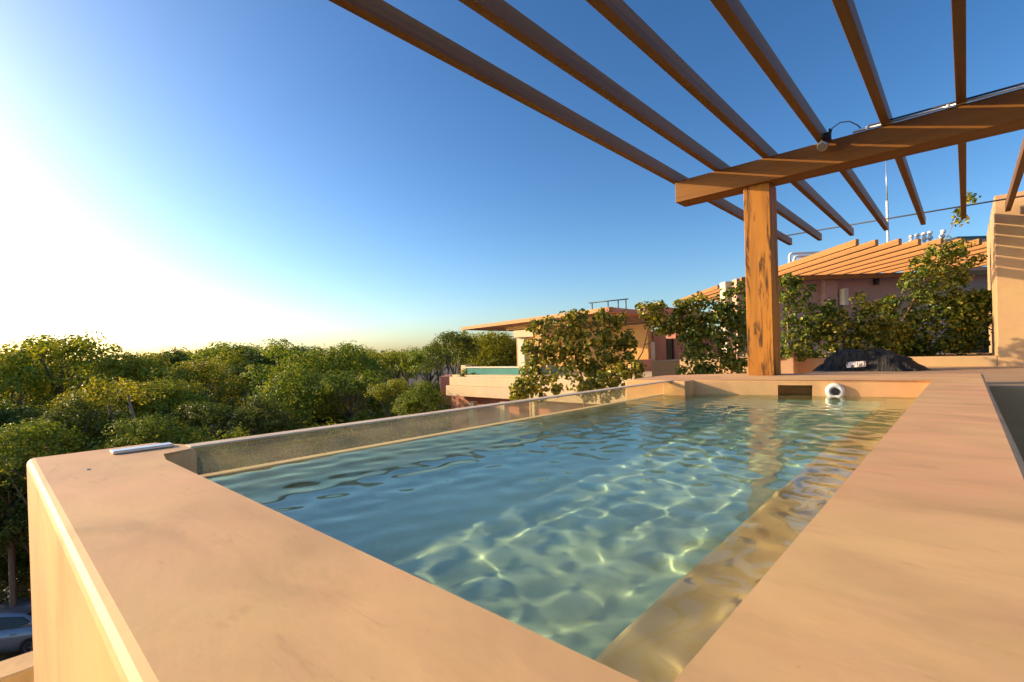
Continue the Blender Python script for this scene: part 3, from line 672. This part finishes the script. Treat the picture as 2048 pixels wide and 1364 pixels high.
for yf, du, lo in ((40, 95, 0), (50, 80, 2), (64, 64, 4), (82, 50, 5), (105, 40, 6)):
    u = -120 + rt.uniform(0, 40)
    while u < 1085:
        if yf == 40 and 640 < u < 1010: u += du; continue
        y2 = yf*rt.uniform(.94, 1.07)
        tree('green forest tree of the massed rows behind the front trees', u, sil(u) + lo + rt.uniform(-7, 14), y2, rt.randrange(6), rt.uniform(1.0, 1.35), rt.choice(['olive', 'green', 'green', 'olive', 'deep', 'brown']), FG)
        u += du*rt.uniform(.8, 1.2)
UG = 'low trees in the shade under the forest edge'
for yf, u0, u1, du, v0 in ((33, -60, 620, 95, 775), (28, -60, 640, 105, 830), (23, 100, 760, 110, 875), (19, -120, 420, 110, 905)):
    u = u0 + rt.uniform(0, 30)
    while u < u1:
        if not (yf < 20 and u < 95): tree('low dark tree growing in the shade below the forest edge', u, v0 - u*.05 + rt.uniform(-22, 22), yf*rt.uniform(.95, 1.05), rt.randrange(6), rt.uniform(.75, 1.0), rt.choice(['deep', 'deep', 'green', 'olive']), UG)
        u += du*rt.uniform(.8, 1.2)
for yf, u0, u1, du, v0 in ((15.0, -60, 70, 42, 975), (14.2, -60, 60, 40, 1085), (21.5, -60, 75, 40, 1060)):
    u = u0
    while u < u1:
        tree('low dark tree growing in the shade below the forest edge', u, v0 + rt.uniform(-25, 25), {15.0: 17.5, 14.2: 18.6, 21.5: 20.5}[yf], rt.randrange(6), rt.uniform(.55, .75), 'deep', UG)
        u += du
for x_, y_, z_, vr in ((-30, 9, .8, 0), (-27, 14, .5, 3), (-34, 15, 1.2, 2), (-24, 20, .2, 4), (-37, 5, 1, 1), (-31, 21, 1.0, 3)):  # unseen trees, added to throw shade over the car
    cm, tm, R, Hh = VAR[vr]
    e = empty('tree', 'unseen green tree added outside the left border to shade the car', 'tree', lv(x_, y_, -9.4), 0, 'unseen trees added to shade the car')
    for nm, me in (('crown', cm), ('trunk', tm)):
        o = bpy.data.objects.new(nm, me); COL.objects.link(o); o.parent = e; o.location = (0, 0, z_ + 9.4 - 2.2); o.scale = (1.25,)*3
for yf, u0, u1, du, v0 in ((36, 600, 900, 60, 792), (30, 640, 880, 62, 818), (26, 700, 870, 66, 842)):
    u = u0
    while u < u1:
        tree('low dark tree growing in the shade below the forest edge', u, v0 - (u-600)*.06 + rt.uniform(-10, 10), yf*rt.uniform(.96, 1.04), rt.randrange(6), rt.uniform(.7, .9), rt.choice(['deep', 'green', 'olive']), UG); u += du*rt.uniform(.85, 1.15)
# pale twin trunks
for nm, pts in (('taller of two thin pale trunks above the metal cover plate', [(243, 915), (241, 880), (226, 840), (218, 812), (236, 782)]), ('shorter leaning pale trunk right of the taller one', [(254, 915), (258, 875), (268, 840), (262, 815), (256, 790)])):
    e = empty('slender_tree', nm, 'tree', lv(px(pts[0][0], 900, 19.5).x, 19.5, -9.4), 0, None)
    w = [px(u, v, 19.5) for u, v in pts]; w = [Vector((w[0].x, w[0].y, -9.4))] + w
    bm = B(); tube(bm, [lv(*q) for q in w], [.10, .09, .085, .07, .06, .04], 7); link('trunk', bm, M['palebark'], e)
    r = random.Random(5); V, Fc = [], []
    for k in range(26):
        c = lv(*w[-1]) + Vector((r.uniform(-.9, .9), r.uniform(-.9, .9), r.uniform(-.3, .5)))
        for _ in range(14): d = rvec(r); leaf(V, Fc, c + d*.2, d + Vector((0, 0, .5)), .15, .1, r, 4)
    o = bpy.data.objects.new('crown', mesh_from('crown', V, Fc, LV['brown'])); COL.objects.link(o); o.parent = e; o.data.transform(Matrix.Translation(-e.location))

# shrubs: blobs are (u, v, ru, rv) at yf metres; every shrub stands on stems in its bed
def shrub(name, label, cat, yf, blobs, stems, zbase, mat='shrub', dens=1.0, leafl=.074, seed=1, depth=.6, group=None, stray=True):
    r = random.Random(seed)
    b0 = px(stems[0][0][0], stems[0][0][1], yf)
    e = empty(name, label, cat, lv(b0.x, yf, zbase), 0, group)
    V, Fc = [], []; k = yf/F
    sat = []
    for (u, v, ru, rv) in blobs:          # stray sprays round every clump
        for _ in range(3):
            a_ = r.uniform(0, 2*PI); f_ = r.uniform(.22, .4)
            sat.append((u + ru*1.05*math.cos(a_), v + rv*1.05*math.sin(a_), max(5, ru*f_), max(5, rv*f_)))
    for (u, v, ru, rv) in list(blobs) + (sat if yf < 20 and stray else []):
        c = px(u, v, yf); rx, rz = ru*k, rv*k; ry = max(.22, min(rx, rz)*depth + .12)
        n = int(dens*30*(rx*rz + .5*ry*(rx+rz))/(leafl/.085)**2 * 5.2) + 4
        for _ in range(n):
            d = rvec(r); q = r.uniform(.62, 1.08) if r.random() < .75 else r.uniform(.15, .7)
            p = lv(c.x + d.x*rx*q, yf + d.y*ry*q, c.z + d.z*rz*q)
            dw = lv(d.x, d.y, d.z)
            for _ in range(r.randint(4, 7)):
                g = rvec(r); L = leafl*r.uniform(.7, 1.25)
                leaf(V, Fc, p + g*leafl*.85, g*.8 + dw*.55 + Vector((0, 0, .45)) + rvec(r)*.45, L, L*.82, r)
    o = bpy.data.objects.new('foliage', mesh_from('foliage', V, Fc, LV[mat])); COL.objects.link(o); o.parent = e; o.data.transform(Matrix.Translation(-e.location))
    for st in stems:
        w = [px(u, v, yf) for u, v in st[:-1]] if isinstance(st[-1], (int, float)) else [px(u, v, yf) for u, v in st]
        r0 = st[-1] if isinstance(st[-1], (int, float)) else .02
        pts = [lv(*q) for q in w]
        if st is stems[0] or pts[0].z < zbase + .6: pts = [Vector((pts[0].x, pts[0].y, zbase - .02))] + pts
        n = len(pts); bm = B(); tube(bm, pts, [r0*(1 - .6*i/(n-1)) for i in range(n)], 6)
        s_ = link('stem', bm, M['stemwood'], e)
    return e
ZB = 0.03
shrub('shrub', 'loose leafy shrub just right of the post, with one thin pale bare stem', 'shrub', 10.6,
      [(1590, 590, 30, 26), (1618, 640, 42, 34), (1586, 668, 26, 30), (1640, 672, 36, 26), (1578, 560, 16, 14), (1602, 705, 34, 16), (1652, 622, 22, 18)],
      [[(1577, 726), (1577, 690), (1575, 650), (1580, 615), (1572, 575), .022], [(1577, 650), (1600, 640), (1630, 620), .012]], ZB, 'shrub', 1.0, seed=11)
shrub('shrub', 'golden leaved shrub directly behind the black grill cover', 'shrub', 10.4,
      [(1700, 650, 40, 30), (1738, 682, 44, 26), (1690, 690, 34, 24), (1745, 640, 30, 34), (1768, 662, 32, 40), (1727, 610, 9, 22), (1770, 700, 30, 16), (1663, 660, 20, 22)],
      [[(1705, 726), (1708, 690), (1700, 650), (1728, 600), .02], [(1708, 690), (1750, 650), (1765, 625), .014]], ZB, 'shrub2', 1.0, seed=12)
shrub('shrub', 'rounded green shrub between the golden shrub and the tall leaning one', 'shrub', 10.7,
      [(1800, 640, 34, 34), (1822, 672, 36, 36), (1790, 690, 36, 24), (1772, 615, 16, 16), (1840, 700, 26, 16)],
      [[(1800, 726), (1802, 690), (1800, 650), (1790, 610), .02]], ZB, 'shrub', 1.0, seed=13)
shrub('tall_shrub', 'tallest shrub, leaning on a bare orange stem in front of the orange slats', 'shrub', 10.5,
      [(1888, 508, 36, 30), (1925, 560, 12, 10), (1838, 520, 12, 9), (1948, 520, 9, 8), (1850, 540, 34, 26), (1905, 540, 32, 26), (1862, 578, 40, 26), (1900, 600, 40, 30), (1815, 570, 14, 16), (1868, 620, 36, 28), (1850, 655, 30, 26), (1912, 500, 22, 22), (1835, 590, 22, 20)],
      [[(1770, 726), (1785, 690), (1800, 650), (1826, 602), (1850, 555), (1872, 515), .026], [(1850, 560), (1885, 545), (1905, 520), .014], [(1826, 602), (1868, 592), (1900, 600), .014]], ZB, 'shrub', 1.0, seed=14, stray=False)
shrub('shrub', 'bright green shrub at the right, beside the edge of the big cream wall', 'shrub', 10.3,
      [(1905, 640, 40, 34), (1935, 612, 36, 26), (1918, 672, 34, 28), (1950, 650, 32, 34), (1938, 690, 26, 18), (1895, 690, 18, 14), (1962, 600, 20, 16)],
      [[(1922, 722), (1925, 690), (1915, 655), (1935, 615), .018], [(1898, 722), (1900, 695), (1895, 665), .01]], ZB, 'shrub', 1.0, seed=15)
shrub('ground_shrub', 'dark low shrub along the foot of the taller shrubs, left of the grill cover', 'shrub', 10.9,
      [(1600, 712, 44, 16), (1660, 712, 40, 18), (1700, 715, 40, 16)], [[(1640, 727), (1645, 712), .01]], ZB, 'shrub', 1.2, seed=16)
shrub('ground_shrub', 'dark low shrub along the planter right of the grill cover', 'shrub', 10.9,
      [(1800, 712, 46, 14), (1850, 714, 36, 12), (1760, 712, 30, 14)], [[(1812, 727), (1815, 712), .01]], ZB, 'shrub', 1.2, seed=17)
shrub('sapling', 'single thin shoot with a few leaves at its tip, reaching up to the tie rod', 'shrub', 10.45,
      [(1942, 392, 11, 9), (1918, 425, 12, 12), (1927, 440, 9, 6)], [[(1886, 490), (1900, 462), (1915, 432), (1926, 410), (1940, 392), .009]], 2.2, 'shrub2', .3, seed=18, stray=False)
ZL = -1.28
shrub('shrub', 'dense leafy shrub left of the post, with yellow green leaves on its left side', 'shrub', 9.2,
      [(1400, 700, 34, 46), (1440, 680, 42, 50), (1475, 700, 34, 50), (1425, 640, 34, 30), (1470, 630, 34, 34), (1395, 735, 30, 22), (1450, 738, 44, 20), (1378, 690, 14, 30)],
      [[(1440, 745), (1442, 700), (1430, 650), .02], [(1470, 745), (1472, 690), (1470, 640), .018]], ZL, 'shrub', .75, seed=21)
shrub('shrub', 'upper leafy shrub against the pale tower, left of the post top foliage', 'shrub', 9.5,
      [(1460, 600, 28, 30), (1482, 575, 18, 26), (1435, 612, 22, 22), (1490, 620, 18, 34)],
      [[(1475, 745), (1478, 660), (1465, 610), .016]], ZL, 'shrub', .5, seed=22, stray=False)
shrub('shrub', 'arching shrub with a long bare dark branch in front of the pink wall', 'shrub', 9.4,
      [(1300, 622, 22, 20), (1330, 640, 26, 20), (1362, 650, 28, 22), (1395, 622, 26, 24), (1318, 655, 18, 14), (1372, 612, 14, 12), (1400, 655, 20, 18)],
      [[(1262, 742), (1285, 705), (1296, 660), (1302, 625), .016], [(1290, 690), (1330, 668), (1375, 648), (1400, 625), .011]], ZL, 'shrub2', .9, seed=23)
shrub('large_shrub', 'largest shrub, a loose mound of leaves hiding the front of the ochre villa', 'shrub', 9.6,
      [(1150, 690, 62, 46), (1105, 680, 34, 34), (1200, 690, 44, 44), (1170, 650, 42, 22), (1125, 730, 40, 34), (1180, 740, 50, 36), (1235, 720, 36, 40), (1225, 670, 26, 24), (1092, 700, 20, 26), (1258, 690, 14, 22), (1080, 655, 18, 10), (1235, 640, 20, 12), (1060, 690, 10, 16), (1150, 636, 14, 8), (1205, 628, 12, 9)],
      [[(1168, 800), (1165, 760), (1150, 705), (1140, 670), .026], [(1168, 775), (1200, 730), (1225, 690), .018]], ZL, 'shrub2', .62, seed=24)
shrub('shrub', 'small sunlit shrub at the glass edge, left of the largest shrub', 'shrub', 9.0,
      [(1050, 762, 26, 30), (1085, 770, 26, 26), (1062, 735, 18, 16), (1035, 780, 12, 18)], [[(1062, 810), (1062, 780), (1056, 750), .014]], ZL, 'shrub2', 1.0, seed=25)
shrub('shrub', 'small bright shrub at the corner where the pool glass meets the end wall', 'shrub', 8.8,
      [(1205, 775, 28, 22), (1180, 785, 18, 16), (1232, 750, 20, 18), (1262, 742, 20, 14), (1240, 772, 16, 14)], [[(1205, 805), (1206, 780), .012]], ZL, 'shrub2', 1.0, seed=26)
# villa planter tufts, one by one
for i, (u, v, lab) in enumerate(((946, 750, 'leftmost small plant on the villa parapet, by the teal pool pier'), (958, 754, 'second small plant on the villa parapet, below the teal pool'), (985, 755, 'dry brownish low plant in the middle of the villa parapet'), (1002, 753, 'bright green small plant right on the villa parapet'), (926, 748, 'yellowish bush on the left end of the villa parapet'))):
    shrub('parapet_plant', lab, 'plant', 26.2, [(u, v, 7 if i != 4 else 10, 4 if i != 4 else 10)], [[(u, v+4), (u, v-1), .01]], px(u, v+5, 26.2).z, 'shrub2' if i in (0, 2, 4) else 'shrub', 1.6, leafl=.09, seed=40+i, group='small plants on the villa parapet')

# ------------------------------------------------------------------ parked car and stones below
M['paint'] = plain('silver_paint', (0.30, 0.33, 0.38), .28, .55, var=.02, coat=.6)
M['rim'] = plain('alloy_rim', (.12, .12, .13), .4, .6)
M['tyre'] = plain('tyre_rubber', (0.016, 0.016, 0.017), .85)
M['lamp_red'] = plain('tail_lamp', (0.25, 0.012, 0.01), .2)
car = empty('parked_car', 'silver saloon car parked on the ground below the left corner of the pool', 'car', lv(-17.95, 17.05, -9.4), YAW + math.radians(10))
def loft(bm, secs):
    R_ = [[bm.verts.new(p) for p in s] for s in secs]
    for a, b in zip(R_, R_[1:]):
        for i in range(len(a)-1): bm.faces.new((a[i], a[i+1], b[i+1], b[i])).smooth = True
    for s in (R_[0], R_[-1][::-1]):
        bm.faces.new(s)
    for a, b in zip(R_, R_[1:]): bm.faces.new((a[-1], a[0], b[0], b[-1]))
def zt_(x):      # bonnet / boot line
    P = [(-2.25, .62), (-2.15, .78), (-1.2, .92), (-.9, .95), (1.45, 1.0), (2.1, .98), (2.22, .80)]
    for (a, b), (c, d) in zip(P, P[1:]):
        if a <= x <= c: return b + (d-b)*(x-a)/(c-a)
    return .7
secs = []
for i in range(40):
    x = -2.25 + 4.47*i/39; w = .88*(1 - .22*(abs(x)/2.25)**6); z1 = zt_(x)
    arch = 0
    for wx in (-1.35, 1.33):
        if abs(x-wx) < .36: arch = max(arch, math.sqrt(.36**2-(x-wx)**2))
    zb = .22 + (arch*.95 if arch else 0)
    secs.append([(x, -w*.96, zb), (x, -w, max(zb+.02, .45)), (x, -w, max(zb+.04, .68)), (x, -w*.95, z1-.03), (x, -w*.86, z1), (x, 0, z1+.03), (x, w*.86, z1), (x, w*.95, z1-.03), (x, w, max(zb+.04, .68)), (x, w, max(zb+.02, .45)), (x, w*.96, zb)])
bm = B(); loft(bm, secs); link('body', bm, M['paint'], car, local=True)
cab = [(-1.15, .95, .80), (-.95, 1.02, .80), (-.45, 1.36, .66), (-.1, 1.44, .62), (.5, 1.46, .62), (1.0, 1.40, .63), (1.45, 1.20, .70), (1.85, 1.0, .78)]
bm = B(); loft(bm, [[(x, -.82, .93), (x, -w - (.82-w)*.3, .93 + (z-.93)*.6), (x, -w, z-.03), (x, -w*.9, z), (x, 0, z+.025), (x, w*.9, z), (x, w, z-.03), (x, w + (.82-w)*.3, .93 + (z-.93)*.6), (x, .82, .93)] for x, z, w in cab]); link('cabin', bm, M['paint'], car, local=True)
for s in (-1, 1):
    for poly in ([(-.80, 1.0), (.02, 1.0), (.02, 1.36), (-.33, 1.33)], [(.12, 1.0), (.95, 1.0), (1.28, 1.12), (1.0, 1.30), (.12, 1.37)]):
        bm = B(); pts = [Vector((x, s*(.822 - (z-.95)/.5*.165), z)) for x, z in poly]
        a_ = [bm.verts.new(p) for p in pts]; b_ = [bm.verts.new(p - Vector((0, s*.02, 0))) for p in pts]
        bm.faces.new(a_); bm.faces.new(b_[::-1])
        for i in range(len(a_)): bm.faces.new((a_[i], b_[i], b_[(i+1) % len(a_)], a_[(i+1) % len(a_)]))
        link('window', bm, M['doorglass'], car, local=True)
    for x in (-.05, .85):
        bm = B(); box(bm, x-.1, x+.08, s*.884-.012, s*.884+.012, .80, .835, .008); link('door_handle', bm, M['paint'], car, local=True)
    for wx in (-1.35, 1.33):
        bm = B(); disc_stack(bm, (wx, s*.70, .32), (0, s, 0), [(0, .30), (.02, .32), (.17, .32), (.19, .29)], 26); wh = link('wheel', bm, M['tyre'], car, local=True)
        bm = B(); disc_stack(bm, (wx, s*.70, .32), (0, s, 0), [(.17, .21), (.195, .20), (.185, .06), (.2, .03)], 20)
        rim = link('rim', bm, M['rim'], wh, local=True)
    bm = B(); box(bm, -2.20, -2.0, s*.60-.16, s*.60+.16, .64, .76, .02); link('headlight', bm, M['steel'], car, local=True)
    bm = B(); box(bm, 2.08, 2.215, s*.64-.14, s*.64+.14, .74, .92, .02); link('tail_light', bm, M['lamp_red'], car, local=True)
for (x0, z0, x1, z1, nm) in ((-1.06, 1.0, -.50, 1.33, 'windscreen'), (1.12, 1.33, 1.72, 1.07, 'rear_window')):
    bm = B(); n = Vector((z0-z1, 0, x1-x0)).normalized(); n = n if n.z > 0 else -n
    pts = [Vector((x0, -.66, z0)), Vector((x0, .66, z0)), Vector((x1, .55, z1)), Vector((x1, -.55, z1))]; pts = [p + n*.03 for p in pts]
    a_ = [bm.verts.new(p) for p in pts]; b_ = [bm.verts.new(p - n*.02) for p in pts]; bm.faces.new(a_); bm.faces.new(b_[::-1])
    for i in range(4): bm.faces.new((a_[i], b_[i], b_[(i+1) % 4], a_[(i+1) % 4]))
    link(nm, bm, M['doorglass'], car, local=True)
M['stone'] = plain('pale_stone', (0.34, 0.31, 0.27), .9, var=.3, sca=4)
rk = random.Random(4)
for i in range(16):
    u, v = rk.uniform(2, 62), rk.uniform(1182, 1222)
    yf = rk.uniform(19.6, 21.5); p = px(u, 1200, yf); s = rk.uniform(.14, .34)
    bm = B(); bmesh.ops.create_icosphere(bm, subdivisions=2, radius=1)
    for q in bm.verts: q.co = Vector((q.co.x*s*1.3, q.co.y*s, q.co.z*s*.7)) * (1 + .35*noise.noise(q.co*1.7 + Vector((i*3, 0, 0)))); q.co += lv(p.x, yf, -9.4 + s*.35)
    e = link('rock', bm, M['stone']); tag(e, 'pale rough stone lying on the ground behind the silver car', 'rock', 'stones behind the silver car')
